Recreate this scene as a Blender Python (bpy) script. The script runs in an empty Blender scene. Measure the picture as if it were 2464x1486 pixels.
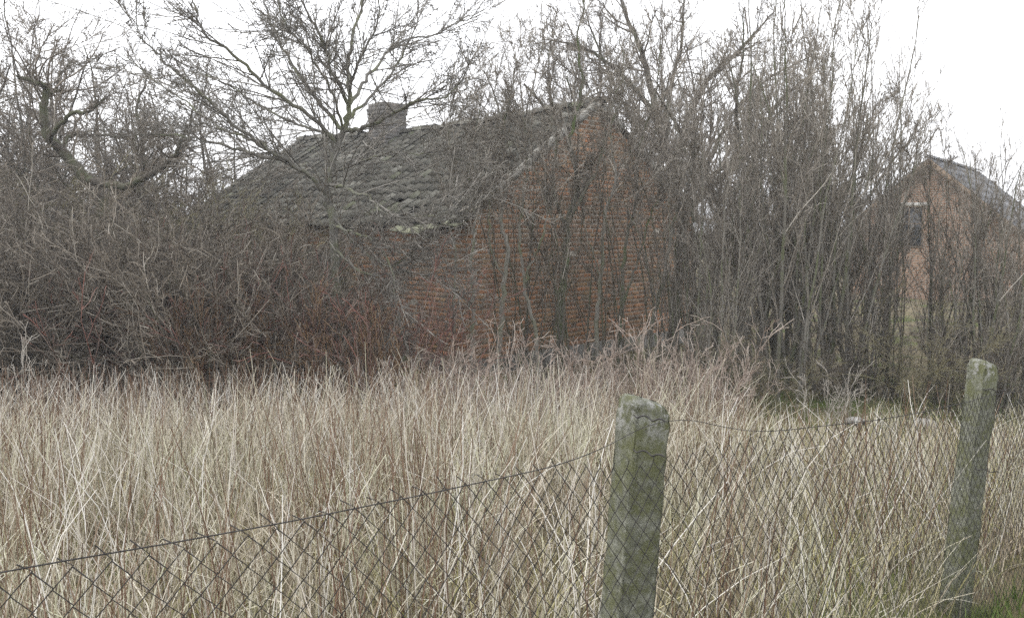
import bpy, math
import numpy as np
from mathutils import Vector, Matrix

RNG = np.random.default_rng(7)
R = math.radians
sc = bpy.context.scene
col = sc.collection

# ------------------------------------------------------------------ camera, sky, sun, exposure
EYE = 2.4                      # metres above the yard
F = 2134.0                     # focal length in units of a 2464 px wide frame
PITCH = math.atan(198 / F)
cam_d = bpy.data.cameras.new('camera')
cam_d.sensor_width = 36
cam_d.lens = 36 * F / 2464
cam_d.clip_start = 0.05
cam_d.clip_end = 3000
cam = bpy.data.objects.new('camera', cam_d)
col.objects.link(cam)
cam.location = (0, 0, EYE)
cam.rotation_euler = (math.pi / 2 - PITCH, 0, 0)
sc.camera = cam

SUN_EL, SUN_AZ = R(48), R(-60)          # azimuth clockwise from +Y (view direction)
w = bpy.data.worlds.new('World')
sc.world = w
w.use_nodes = True
nt = w.node_tree
bg = nt.nodes['Background']
sky = nt.nodes.new('ShaderNodeTexSky')
sky.sky_type = 'NISHITA'
sky.sun_disc = False
sky.sun_elevation = SUN_EL
sky.sun_rotation = SUN_AZ
sky.dust_density = 4
mix = nt.nodes.new('ShaderNodeMixRGB')  # closed cloud deck over the clear sky
mix.inputs[0].default_value = 0.9
mix.inputs[2].default_value = (11.6, 11.7, 12.0, 1)
nt.links.new(sky.outputs[0], mix.inputs[1])
nt.links.new(mix.outputs[0], bg.inputs[0])
bg.inputs[1].default_value = 0.1

sun_d = bpy.data.lights.new('sun', 'SUN')
sun_d.energy = 1.0
sun_d.angle = R(25)
sun_d.color = (1, 0.96, 0.9)
sun = bpy.data.objects.new('sun', sun_d)
col.objects.link(sun)
sd = Vector((math.sin(SUN_AZ) * math.cos(SUN_EL), math.cos(SUN_AZ) * math.cos(SUN_EL), math.sin(SUN_EL)))
sun.rotation_euler = sd.to_track_quat('Z', 'Y').to_euler()
sun.location = (0, 0, 30)

vs = sc.view_settings
vs.view_transform = 'Standard'
vs.look = 'None'
vs.exposure = 0.82
vs.gamma = 1
vs.use_curve_mapping = False
sc.cycles.use_denoising = False
sc.cycles.max_bounces = 5
sc.cycles.diffuse_bounces = 2

# ------------------------------------------------------------------ helpers
def at(x, y, Y):
    """photo pixel (2464 px wide frame) -> world point at depth Y"""
    a, b = (x - 1232) / F, (743 - y) / F
    cp, sp = math.cos(PITCH), math.sin(PITCH)
    d = np.array([a, cp + b * sp, -sp + b * cp])
    k = Y / d[1]
    return np.array([0, 0, EYE]) + d * k

def ground(x, y):
    x = np.asarray(x, float); y = np.asarray(y, float)
    t = np.clip((y - 3.0) / 8.0, 0, 1)
    base = 0.85 * (1 - t * t * (3 - 2 * t))
    bump = 0.03 * np.sin(1.7 * x + 0.6 * y) + 0.025 * np.sin(2.3 * y - 1.1 * x + 1)
    return base + bump * np.clip(y / 3, 0, 1) * np.clip(1.6 - np.hypot(x, y) / 60, 0, 1)

def set_mesh(me, V, F4):
    V = np.asarray(V, np.float32).reshape(-1, 3)
    F4 = np.asarray(F4, np.int32)
    n, k = F4.shape
    me.vertices.add(len(V)); me.vertices.foreach_set('co', V.ravel())
    me.loops.add(n * k); me.loops.foreach_set('vertex_index', F4.ravel())
    me.polygons.add(n)
    me.polygons.foreach_set('loop_start', np.arange(0, n * k, k, dtype=np.int32))
    me.polygons.foreach_set('loop_total', np.full(n, k, np.int32))
    me.update(calc_edges=True)
    return me

def mesh(name, V, F4, mat, smooth=False):
    me = set_mesh(bpy.data.meshes.new(name), V, F4)
    if smooth:
        me.polygons.foreach_set('use_smooth', np.ones(len(F4), bool))
    me.materials.append(mat)
    return me

def add(name, me, parent=None, loc=(0, 0, 0), rot=(0, 0, 0), scale=None):
    o = bpy.data.objects.new(name, me)
    col.objects.link(o)
    o.location = loc; o.rotation_euler = rot
    if scale: o.scale = scale
    o.parent = parent
    return o

def tag(o, label=None, cat=None, group=None, kind=None):
    if label: o['label'] = label
    if cat: o['category'] = cat
    if group: o['group'] = group
    if kind: o['kind'] = kind
    return o

def thing(name, label, cat, loc=(0, 0, 0), rotz=0, group=None):
    o = add(name, None, None, loc, (0, 0, rotz))
    o.empty_display_size = 0.2
    return tag(o, label, cat, group)

class Geo:
    """collects quads from several pieces"""
    def __init__(s): s.V = []; s.F = []; s.n = 0
    def put(s, V, F4):
        V = np.asarray(V, float).reshape(-1, 3)
        s.V.append(V); s.F.append(np.asarray(F4) + s.n); s.n += len(V)
        return s
    def mesh(s, name, mat, smooth=False):
        return mesh(name, np.concatenate(s.V), np.concatenate(s.F), mat, smooth)

BOXF = [(0, 3, 2, 1), (4, 5, 6, 7), (0, 1, 5, 4), (1, 2, 6, 5), (2, 3, 7, 6), (3, 0, 4, 7)]
def box(x0, x1, y0, y1, z0, z1):
    return [(x0, y0, z0), (x1, y0, z0), (x1, y1, z0), (x0, y1, z0), (x0, y0, z1), (x1, y0, z1), (x1, y1, z1), (x0, y1, z1)], BOXF

def norm(a):
    return a / np.maximum(np.linalg.norm(a, axis=-1, keepdims=True), 1e-9)

# ------------------------------------------------------------------ branches, all arrays at once
def grow(P, D, L, r, nseg, wob, up, rng, taper=0.25, rmin=0.0015):
    N = len(P)
    pts = np.empty((N, nseg + 1, 3)); pts[:, 0] = P
    d = norm(D)
    step = (L / nseg)[:, None]
    upv = np.array([0, 0, 1.0])
    for i in range(nseg):
        d = norm(d + rng.normal(0, wob, (N, 3)) + upv * up)
        pts[:, i + 1] = pts[:, i] + d * step
    t = np.linspace(0, 1, nseg + 1)[None, :]
    rad = np.maximum(r[:, None] * (1 - t * (1 - taper)), rmin)
    return pts, rad

def spawn(pts, rad, m, tmin, tmax, ang, dang, lr, rr, rng, rlim=(0.0015, 1), lmin=0.05, decay=0.55):
    N, K, _ = pts.shape
    Lp = np.linalg.norm(np.diff(pts, axis=1), axis=2).sum(1)
    idx = np.repeat(np.arange(N), m)
    M = len(idx)
    t = rng.uniform(tmin, tmax, M)
    f = t * (K - 1); i = np.minimum(f.astype(int), K - 2); fr = (f - i)[:, None]
    a, b = pts[idx, i], pts[idx, i + 1]
    P = a + (b - a) * fr
    T = norm(b - a)
    rnd = norm(rng.normal(size=(M, 3)))
    S = norm(np.cross(T, rnd))
    A = rng.normal(ang, dang, M)[:, None]
    D = np.cos(A) * T + np.sin(A) * S
    L = np.maximum(Lp[idx] * lr * (1 - decay * t) * rng.uniform(0.5, 1.3, M), lmin)
    rp = rad[idx, i]
    r = np.clip(rp * rr, rlim[0], rlim[1])
    r = np.minimum(r, rp * 0.9)
    return P, D, L, r

def tubes(geo, pts, rad, S=3):
    N, K, _ = pts.shape
    T = np.gradient(pts, axis=1); T = norm(T)
    over = norm(pts[:, -1] - pts[:, 0])
    ref = np.zeros((N, 3)); ref[np.arange(N), np.argmin(np.abs(over), axis=1)] = 1
    U = norm(np.cross(T, ref[:, None, :])); W = np.cross(T, U)
    th = np.arange(S) * 2 * math.pi / S
    ring = pts[:, :, None, :] + rad[:, :, None, None] * (np.cos(th)[None, None, :, None] * U[:, :, None, :] + np.sin(th)[None, None, :, None] * W[:, :, None, :])
    k, s = np.meshgrid(np.arange(K - 1), np.arange(S), indexing='ij')
    s2 = (s + 1) % S
    q = np.stack([k * S + s, k * S + s2, (k + 1) * S + s2, (k + 1) * S + s], -1).reshape(-1, 4)
    Fq = (q[None] + (np.arange(N) * K * S)[:, None, None]).reshape(-1, 4)
    geo.put(ring.reshape(-1, 3), Fq)

def catmull(ctrl, n):
    c = np.asarray(ctrl, float)
    c = np.vstack([2 * c[0] - c[1], c, 2 * c[-1] - c[-2]])
    m = len(c) - 3
    out = []
    for u in np.linspace(0, m - 1e-6, n):
        i = int(u); t = u - i
        p0, p1, p2, p3 = c[i:i + 4]
        out.append(0.5 * ((2 * p1) + (p2 - p0) * t + (2 * p0 - 5 * p1 + 4 * p2 - p3) * t * t + (3 * p1 - p0 - 3 * p2 + p3) * t ** 3))
    return np.array(out)

# ------------------------------------------------------------------ materials
def mat_new(name, rough=0.9, spec=0.2):
    m = bpy.data.materials.new(name); m.use_nodes = True
    b = m.node_tree.nodes['Principled BSDF']
    b.inputs['Roughness'].default_value = rough
    b.inputs['Specular IOR Level'].default_value = spec
    return m, m.node_tree, b

def rand_value(nt):
    """per object and per loose piece random 0..1"""
    oi = nt.nodes.new('ShaderNodeObjectInfo'); g = nt.nodes.new('ShaderNodeNewGeometry')
    a = nt.nodes.new('ShaderNodeMath'); a.operation = 'ADD'
    nt.links.new(oi.outputs['Random'], a.inputs[0]); nt.links.new(g.outputs['Random Per Island'], a.inputs[1])
    f = nt.nodes.new('ShaderNodeMath'); f.operation = 'FRACT'
    nt.links.new(a.outputs[0], f.inputs[0])
    return f.outputs[0]

def ramp(nt, fac, stops, interp='LINEAR'):
    r = nt.nodes.new('ShaderNodeValToRGB')
    r.color_ramp.interpolation = interp
    e = r.color_ramp.elements
    while len(e) < len(stops): e.new(0.5)
    for el, (p, c) in zip(e, stops):
        el.position = p; el.color = (*c, 1)
    nt.links.new(fac, r.inputs[0])
    return r.outputs[0]

def noise(nt, scale, detail=4, coord='Object', rough=0.6, sc3=None):
    tc = nt.nodes.new('ShaderNodeTexCoord')
    n = nt.nodes.new('ShaderNodeTexNoise')
    n.inputs['Scale'].default_value = scale; n.inputs['Detail'].default_value = detail
    n.inputs['Roughness'].default_value = rough
    src = tc.outputs[coord]
    if sc3:
        mp = nt.nodes.new('ShaderNodeMapping'); mp.inputs['Scale'].default_value = sc3
        nt.links.new(src, mp.inputs[0]); src = mp.outputs[0]
    nt.links.new(src, n.inputs['Vector'])
    return n.outputs[0]

def mixc(nt, fac, a, b, mode='MIX'):
    m = nt.nodes.new('ShaderNodeMixRGB'); m.blend_type = mode
    if isinstance(fac, (int, float)): m.inputs[0].default_value = fac
    else: nt.links.new(fac, m.inputs[0])
    for s, v in ((1, a), (2, b)):
        if isinstance(v, tuple): m.inputs[s].default_value = (*v, 1)
        else: nt.links.new(v, m.inputs[s])
    return m.outputs[0]

def bump(nt, b, h, strength=0.5, dist=0.01):
    n = nt.nodes.new('ShaderNodeBump'); n.inputs['Strength'].default_value = strength; n.inputs['Distance'].default_value = dist
    nt.links.new(h, n.inputs['Height']); nt.links.new(n.outputs[0], b.inputs['Normal'])

def mat_pieces(name, stops, nscale=None, nstops=None, rough=0.9, nfac=0.5, coord='Object'):
    """colour by random piece, with a noise stain multiplied over"""
    m, nt, b = mat_new(name, rough)
    c = ramp(nt, rand_value(nt), stops)
    if nscale:
        c = mixc(nt, nfac, c, ramp(nt, noise(nt, nscale, coord=coord), nstops), 'MULTIPLY')
    nt.links.new(c, b.inputs['Base Color'])
    return m

def mat_bark(name, stops, moss=None, rough=0.9):
    m, nt, b = mat_new(name, rough)
    c = ramp(nt, rand_value(nt), stops)
    n = noise(nt, 6, 5, sc3=(3, 3, 1))
    c = mixc(nt, 0.6, c, ramp(nt, n, [(0.3, (0.55, 0.55, 0.55)), (0.7, (1.25, 1.25, 1.25))]), 'MULTIPLY')
    if moss:
        g = noise(nt, 2.2, 4)
        c = mixc(nt, ramp(nt, g, [(0.48, (0, 0, 0)), (0.62, (1, 1, 1))]), c, moss)
    nt.links.new(c, b.inputs['Base Color'])
    bump(nt, b, n, 0.6, 0.01)
    return m

M = {}
M['bark'] = mat_bark('grey_bark', [(0, (0.17, 0.158, 0.135)), (1, (0.25, 0.235, 0.205))], (0.13, 0.14, 0.08))
M['twig'] = mat_bark('grey_twig', [(0, (0.16, 0.138, 0.112)), (0.5, (0.27, 0.24, 0.20)), (0.8, (0.38, 0.345, 0.295)), (1, (0.52, 0.485, 0.43))])
M['dark_bark'] = mat_bark('dark_bark', [(0, (0.075, 0.065, 0.055)), (1, (0.12, 0.105, 0.085))], (0.09, 0.095, 0.055))
M['dark_twig'] = mat_bark('dark_twig', [(0, (0.095, 0.08, 0.063)), (0.5, (0.18, 0.153, 0.122)), (0.85, (0.265, 0.232, 0.19)), (1, (0.44, 0.405, 0.35))])
M['pale_bark'] = mat_bark('pale_bark', [(0, (0.15, 0.142, 0.125)), (1, (0.195, 0.185, 0.165))], (0.17, 0.18, 0.11))
M['pale_twig'] = mat_bark('pale_twig', [(0, (0.11, 0.10, 0.085)), (0.6, (0.20, 0.185, 0.16)), (1, (0.40, 0.375, 0.335))])
M['mossy_bark'] = mat_bark('mossy_bark', [(0, (0.12, 0.115, 0.09)), (1, (0.15, 0.14, 0.11))], (0.095, 0.12, 0.05))
M['red_twig'] = mat_bark('red_twig', [(0, (0.12, 0.085, 0.07)), (0.4, (0.185, 0.135, 0.11)), (0.65, (0.205, 0.11, 0.09)), (0.85, (0.28, 0.125, 0.10)), (1, (0.34, 0.28, 0.24))])
M['rust_twig'] = mat_bark('rust_twig', [(0, (0.14, 0.085, 0.05)), (0.5, (0.21, 0.13, 0.075)), (1, (0.30, 0.22, 0.14))])
M['pink_twig'] = mat_bark('pink_twig', [(0, (0.25, 0.19, 0.155)), (0.5, (0.38, 0.305, 0.255)), (1, (0.52, 0.46, 0.40))])
M['olive_twig'] = mat_bark('olive_twig', [(0, (0.17, 0.155, 0.085)), (0.5, (0.25, 0.225, 0.13)), (1, (0.31, 0.285, 0.2))])
M['brick'] = mat_pieces('brick', [(0, (0.21, 0.145, 0.10)), (0.25, (0.34, 0.205, 0.13)), (0.5, (0.42, 0.225, 0.135)), (0.72, (0.40, 0.27, 0.165)), (0.9, (0.52, 0.25, 0.135)), (1, (0.28, 0.225, 0.165))],
    2.2, [(0.35, (0.55, 0.56, 0.52)), (0.65, (1.1, 1.1, 1.1))], 0.95, 0.9, 'Object')

def mat_simple(name, stops, scale, rough=0.9, detail=6, bstr=0.5, bd=0.01, spots=None):
    m, nt, b = mat_new(name, rough)
    n = noise(nt, scale, detail)
    c = ramp(nt, n, stops)
    for (s, lo, hi, cc) in spots or []:
        c = mixc(nt, ramp(nt, noise(nt, s, 4), [(lo, (0, 0, 0)), (hi, (1, 1, 1))]), c, cc)
    nt.links.new(c, b.inputs['Base Color'])
    bump(nt, b, n, bstr, bd)
    return m
M['mortar'] = mat_simple('lime_mortar', [(0.3, (0.32, 0.29, 0.24)), (0.7, (0.52, 0.485, 0.425))], 9, spots=[(1.3, 0.55, 0.7, (0.27, 0.235, 0.18))])
M['plinth'] = mat_simple('field_stone', [(0.3, (0.10, 0.095, 0.085)), (0.7, (0.22, 0.21, 0.19))], 7, spots=[(3, 0.52, 0.65, (0.08, 0.095, 0.04))])
M['tile'] = mat_pieces('roof_tile', [(0, (0.085, 0.08, 0.07)), (0.5, (0.112, 0.106, 0.094)), (0.85, (0.14, 0.134, 0.118)), (0.96, (0.22, 0.213, 0.194)), (1, (0.12, 0.125, 0.085))],
    4, [(0.35, (0.6, 0.62, 0.55)), (0.65, (1.15, 1.15, 1.12))], 0.9, 0.8, 'Object')
M['pale_tile'] = mat_simple('verge_mortar', [(0.3, (0.16, 0.155, 0.135)), (0.7, (0.31, 0.30, 0.27))], 8)
M['moss_tile'] = mat_simple('mossy_board', [(0.3, (0.17, 0.18, 0.115)), (0.7, (0.33, 0.335, 0.24))], 8)
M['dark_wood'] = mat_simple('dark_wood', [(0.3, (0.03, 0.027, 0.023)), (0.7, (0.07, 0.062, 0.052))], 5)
M['chimney_core'] = mat_simple('sooty_mortar', [(0.3, (0.13, 0.125, 0.115)), (0.7, (0.22, 0.21, 0.19))], 8)
M['chimney_brick'] = mat_pieces('sooty_brick', [(0, (0.12, 0.115, 0.11)), (0.6, (0.17, 0.16, 0.15)), (1, (0.22, 0.19, 0.165))])
M['ground'] = mat_simple('yard_ground', [(0.3, (0.075, 0.06, 0.04)), (0.5, (0.14, 0.115, 0.07)), (0.7, (0.2, 0.17, 0.105))], 2.5, 1.0, 8, 0.8, 0.03,
    spots=[(0.9, 0.5, 0.62, (0.085, 0.1, 0.03))])
M['straw'] = mat_pieces('dry_straw', [(0, (0.17, 0.145, 0.112)), (0.25, (0.31, 0.28, 0.22)), (0.5, (0.46, 0.43, 0.35)), (0.8, (0.61, 0.585, 0.495)), (1, (0.76, 0.75, 0.69))],
    1.7, [(0.36, (0.82, 0.72, 0.64)), (0.5, (1.0, 0.97, 0.9)), (0.64, (1.0, 1.04, 0.87))], 0.8, 0.9)
M['straw_green'] = mat_pieces('fading_grass', [(0, (0.22, 0.22, 0.075)), (0.4, (0.36, 0.335, 0.15)), (0.8, (0.48, 0.43, 0.235)), (1, (0.55, 0.5, 0.33))], rough=0.8)
M['pale_stalk'] = mat_pieces('bleached_stalk', [(0, (0.50, 0.45, 0.38)), (0.5, (0.66, 0.62, 0.55)), (1, (0.78, 0.76, 0.71))], rough=0.7)
M['pale_shoot'] = mat_pieces('pale_shoot', [(0, (0.27, 0.24, 0.20)), (0.5, (0.38, 0.345, 0.30)), (1, (0.52, 0.49, 0.44))], rough=0.8)
M['weed_stem'] = mat_pieces('brown_weed_stem', [(0, (0.12, 0.07, 0.045)), (0.5, (0.2, 0.125, 0.085)), (1, (0.29, 0.21, 0.15))])
M['green_grass'] = mat_pieces('green_grass', [(0, (0.065, 0.11, 0.025)), (0.6, (0.11, 0.17, 0.04)), (1, (0.19, 0.22, 0.07))], rough=0.7)
M['concrete'] = None
def mat_concrete():
    m, nt, b = mat_new('lichen_concrete', 0.95)
    n = noise(nt, 48, 10, rough=0.8)
    c = ramp(nt, n, [(0.36, (0.10, 0.103, 0.082)), (0.5, (0.205, 0.21, 0.17)), (0.64, (0.36, 0.365, 0.315))])
    c = mixc(nt, ramp(nt, noise(nt, 14, 10, rough=0.85), [(0.45, (0, 0, 0)), (0.56, (0.8, 0.8, 0.8))]), c, (0.14, 0.148, 0.062))
    tc = nt.nodes.new('ShaderNodeTexCoord')
    v = nt.nodes.new('ShaderNodeTexVoronoi'); v.inputs['Scale'].default_value = 38
    nt.links.new(tc.outputs['Object'], v.inputs['Vector'])
    sp = nt.nodes.new('ShaderNodeMath'); sp.operation = 'LESS_THAN'; sp.inputs[1].default_value = 0.13
    nt.links.new(v.outputs['Distance'], sp.inputs[0])
    gate = ramp(nt, v.outputs['Color'], [(0.74, (0, 0, 0)), (0.76, (1, 1, 1))])
    g2 = nt.nodes.new('ShaderNodeMath'); g2.operation = 'MULTIPLY'
    nt.links.new(sp.outputs[0], g2.inputs[0]); nt.links.new(gate, g2.inputs[1])
    c = mixc(nt, g2.outputs[0], c, (0.46, 0.46, 0.43))
    # pale crust of lichen on the weathered cap
    sx = nt.nodes.new('ShaderNodeSeparateXYZ'); nt.links.new(tc.outputs['Generated'], sx.inputs[0])
    cap = ramp(nt, sx.outputs[2], [(0.90, (0, 0, 0)), (0.955, (1, 1, 1))])
    lich = ramp(nt, noise(nt, 30, 5, rough=0.7), [(0.5, (0, 0, 0)), (0.58, (1, 1, 1))])
    cm = mixc(nt, 1.0, cap, lich, 'MULTIPLY')
    c = mixc(nt, cm, c, (0.38, 0.38, 0.355))
    nt.links.new(c, b.inputs['Base Color'])
    bump(nt, b, n, 1.0, 0.012)
    return m
M['concrete'] = mat_concrete()
M['wire'] = mat_simple('rusty_wire', [(0.3, (0.035, 0.033, 0.033)), (0.7, (0.07, 0.066, 0.064))], 40, 0.75)
M['stone'] = mat_simple('pale_stone', [(0.3, (0.26, 0.255, 0.24)), (0.7, (0.42, 0.41, 0.39))], 10)
M['far_brick'] = None
def mat_far_brick():
    m, nt, b = mat_new('far_brick')
    tc = nt.nodes.new('ShaderNodeTexCoord')
    mp = nt.nodes.new('ShaderNodeMapping'); mp.inputs['Rotation'].default_value = (math.pi / 2, 0, 0)
    nt.links.new(tc.outputs['Object'], mp.inputs[0])
    br = nt.nodes.new('ShaderNodeTexBrick')
    br.inputs['Scale'].default_value = 1; br.inputs['Brick Width'].default_value = 0.26; br.inputs['Row Height'].default_value = 0.08
    br.inputs['Mortar Size'].default_value = 0.012
    br.inputs['Color1'].default_value = (0.32, 0.18, 0.115, 1); br.inputs['Color2'].default_value = (0.41, 0.25, 0.16, 1); br.inputs['Mortar'].default_value = (0.4, 0.36, 0.3, 1)
    nt.links.new(mp.outputs[0], br.inputs['Vector'])
    c = mixc(nt, 0.5, br.outputs[0], ramp(nt, noise(nt, 1.5), [(0.3, (0.7, 0.7, 0.7)), (0.7, (1.15, 1.15, 1.15))]), 'MULTIPLY')
    nt.links.new(c, b.inputs['Base Color'])
    return m
M['far_brick'] = mat_far_brick()
M['far_roof'] = mat_simple('grey_roof_sheet', [(0.3, (0.115, 0.117, 0.122)), (0.7, (0.19, 0.192, 0.2))], 2)
M['white_paint'] = mat_simple('weathered_white_paint', [(0.3, (0.6, 0.58, 0.53)), (0.7, (0.75, 0.73, 0.69))], 6)
M['wood'] = mat_simple('brown_barge_board', [(0.3, (0.17, 0.125, 0.085)), (0.7, (0.25, 0.185, 0.13))], 5)
mg, ntg, bgl = mat_new('window_glass', 0.1, 0.5)
bgl.inputs['Base Color'].default_value = (0.03, 0.035, 0.04, 1)
M['glass'] = mg

# ------------------------------------------------------------------ ground sheet
def build_ground():
    gx = np.concatenate([-np.geomspace(900, 14, 18), np.linspace(-13.5, 22, 110), np.geomspace(23, 900, 18)])
    gy = np.concatenate([[-60, -20, -6], np.linspace(-3, 24, 90), np.geomspace(25, 1500, 22)])
    X, Y = np.meshgrid(gx, gy, indexing='ij')
    Z = ground(X, Y)
    a, b = len(gx), len(gy)
    i, j = np.meshgrid(np.arange(a - 1), np.arange(b - 1), indexing='ij')
    q = np.stack([i * b + j, (i + 1) * b + j, (i + 1) * b + j + 1, i * b + j + 1], -1).reshape(-1, 4)
    o = add('ground', mesh('ground', np.stack([X, Y, Z], -1), q, M['ground'], True))
    tag(o, kind='structure')
build_ground()

# ------------------------------------------------------------------ the brick cottage
HX, HY, HA = -0.60, 14.0, R(46)
W, LEN, HE, RISE = 6.25, 9.6, 2.64, 1.93
SLOPE = math.atan2(RISE, W / 2)
cottage = thing('brick_cottage', 'derelict low red brick cottage with sagging grey tiled roof behind bare branches', 'cottage', (HX, HY, 0), HA)
DOOR = (3.45, 4.55, 1.95)        # along the side wall: from, to, head height

def sag(y):
    return -0.13 * math.sin(math.pi * min(max(y, 0), LEN) / LEN) - 0.02 * math.sin(5 * y)

def build_walls():
    g = Geo()
    # gable prism of mortar with the door hole in the long side: built from blocks
    t = 0.36
    def gable(y0, y1):
        v = []
        for y in (y0, y1):
            v += [(0, y, 0), (W, y, 0), (W, y, HE), (W / 2, y, HE + RISE - 0.04), (0, y, HE)]
        f = [(0, 1, 2, 2), (5, 7, 6, 6)]
        q = [(0, 5, 6, 1), (1, 6, 7, 2), (2, 7, 8, 3), (3, 8, 9, 4), (4, 9, 5, 0)]
        q += [(0, 1, 2, 4), (5, 9, 7, 6)]
        g.put(v, q)
        g.put([v[4], v[2], v[3], v[3]], [(0, 1, 2, 3)])
        g.put([v[9], v[7], v[8], v[8]], [(0, 3, 1, 2)])
    gable(0, t); gable(LEN - t, LEN)
    d0, d1, dh = DOOR
    for (y0, y1, z0, z1) in ((t + .001, d0, 0, HE - .02), (d1, LEN - t - .001, 0, HE - .02), (d0 + .001, d1 - .001, dh, HE - .021)):
        g.put(*box(0.001, t, y0, y1, z0, z1))
    g.put(*box(W - t, W - 0.001, t, LEN - t, 0, HE - .02))
    wall = add('wall', g.mesh('wall', M['mortar']), cottage)
    # plinth
    p = Geo()
    p.put(*box(-0.05, W + 0.05, -0.05, 0.1, -0.3, 0.28))
    p.put(*box(-0.051, 0.1, 0.101, d0 - .02, -0.3, 0.28))
    p.put(*box(-0.051, 0.1, d1 + .02, LEN, -0.3, 0.28))
    add('plinth', p.mesh('plinth', M['plinth']), cottage)
    # recessed plank door
    for k in range(5):
        wd = (d1 - d0) / 5
        pl = Geo(); pl.put(*box(0.13 + 0.006 * (k % 2), 0.17, d0 + k * wd + .004, d0 + (k + 1) * wd - .004, 0.0, dh))
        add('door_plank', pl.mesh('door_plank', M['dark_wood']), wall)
    return wall

def brick_mesh(L, H, name):
    """front at -y, back open; slightly rounded edges"""
    e, d = 0.003, 0.006
    a, h = L / 2, H / 2
    v = [(-a, 0.004, -h), (a, 0.004, -h), (a, 0.004, h), (-a, 0.004, h),
         (-a, -d + e, -h), (a, -d + e, -h), (a, -d + e, h), (-a, -d + e, h),
         (-a + e, -d, -h + e), (a - e, -d, -h + e), (a - e, -d, h - e), (-a + e, -d, h - e)]
    f = []
    for k in range(4):
        n = (k + 1) % 4
        f += [(k, n, 4 + n, 4 + k), (4 + k, 4 + n, 8 + n, 8 + k)]
    f += [(8, 9, 10, 11)]
    return np.array(v), np.array(f)

def brick_rows(length, height_at, zbase, course, hole=None):
    """yield (u0,u1,z0,z1) in flemish-like bond"""
    rows = int(5 / course)
    for r in range(rows):
        z0 = zbase + r * course + 0.006; z1 = z0 + course - 0.017
        lo, hi = height_at(z1)
        if hi - lo < 0.1: break
        u = -0.19 if r % 2 else 0.0
        k = 0
        while u < length:
            L = 0.25 if (k + r // 3) % 3 else 0.125
            a, b = max(u + 0.005, lo + 0.004), min(u + L - 0.012, hi - 0.004)
            if b - a > 0.05 and not (hole and a < hole[1] + .02 and b > hole[0] - .02 and z0 < hole[2]):
                yield a, b, z0, z1
            u += L + 0.002; k += 1

def build_bricks(wall):
    rng = np.random.default_rng(3)
    pieces = []
    def gable_h(z):
        if z <= HE: return 0.0, W
        d = (z - HE) / RISE * W / 2
        return d + 0.02, W - d - 0.02
    for (a, b, z0, z1) in brick_rows(W, gable_h, 0.285, 0.08):
        pieces.append(('g', a, b, z0, z1))
    for (a, b, z0, z1) in brick_rows(LEN, lambda z: (0.0, LEN) if z < HE - 0.02 else (0, 0), 0.285, 0.08, DOOR):
        pieces.append(('s', a, b, z0, z1))
    def shown(p):           # gable bricks near the corner show largest
        if p[0] == 'g' and 0.75 < p[3] < 2.6 and p[2] - p[1] > 0.11: return p[1]
        return 50 + p[1]
    order = sorted(range(len(pieces)), key=lambda i: shown(pieces[i]))
    single = set(order[:300])
    stuff = Geo()
    cache = {}
    for i, (k, a, b, z0, z1) in enumerate(pieces):
        if rng.random() < 0.006: continue          # fallen brick
        L, H = b - a, z1 - z0
        dep = rng.normal(0, 0.0018)
        tilt = rng.normal(0, 0.008)
        if i in single:
            key = round(L, 3)
            if key not in cache:
                cache[key] = mesh('brick', *brick_mesh(L, H, 'b'), M['brick'])
            o = add('brick', cache[key], wall, ((a + b) / 2, dep, (z0 + z1) / 2), (0, tilt, rng.normal(0, .006)))
        else:
            v, f = brick_mesh(L, H, 'b')
            v = v * (1, rng.uniform(0.85, 1.5), 1)
            c, s = math.cos(tilt), math.sin(tilt)
            v = np.stack([v[:, 0] * c + v[:, 2] * s, v[:, 1] + dep, -v[:, 0] * s + v[:, 2] * c], -1)
            v += ((a + b) / 2, 0, (z0 + z1) / 2)
            if k == 's':
                v = np.stack([v[:, 1], v[:, 0], v[:, 2]], -1); f = f[:, ::-1]
            stuff.put(v, f)
    o = add('brickwork', stuff.mesh('brickwork', M['brick']), wall)
    tag(o, kind='stuff')

def tile_mesh():
    """pantile: x across, y up the slope, z out; rolls across, lip at the foot"""
    n = 7
    wd, ln = 0.25, 0.35
    xs = np.linspace(-wd / 2, wd / 2, n)
    zs = 0.021 * np.cos(np.linspace(0, 2 * math.pi, n))
    v = []
    for y, dz in ((0, 0.028), (ln, 0.0)):
        for x, z in zip(xs, zs): v.append((x, y, z + dz))
    for x, z in zip(xs, zs): v.append((x, 0.004, z + 0.012))
    f = []
    for i in range(n - 1):
        f.append((i, i + 1, n + i + 1, n + i))
        f.append((2 * n + i, 2 * n + i + 1, i + 1, i))
    return np.array(v), np.array(f)

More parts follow.
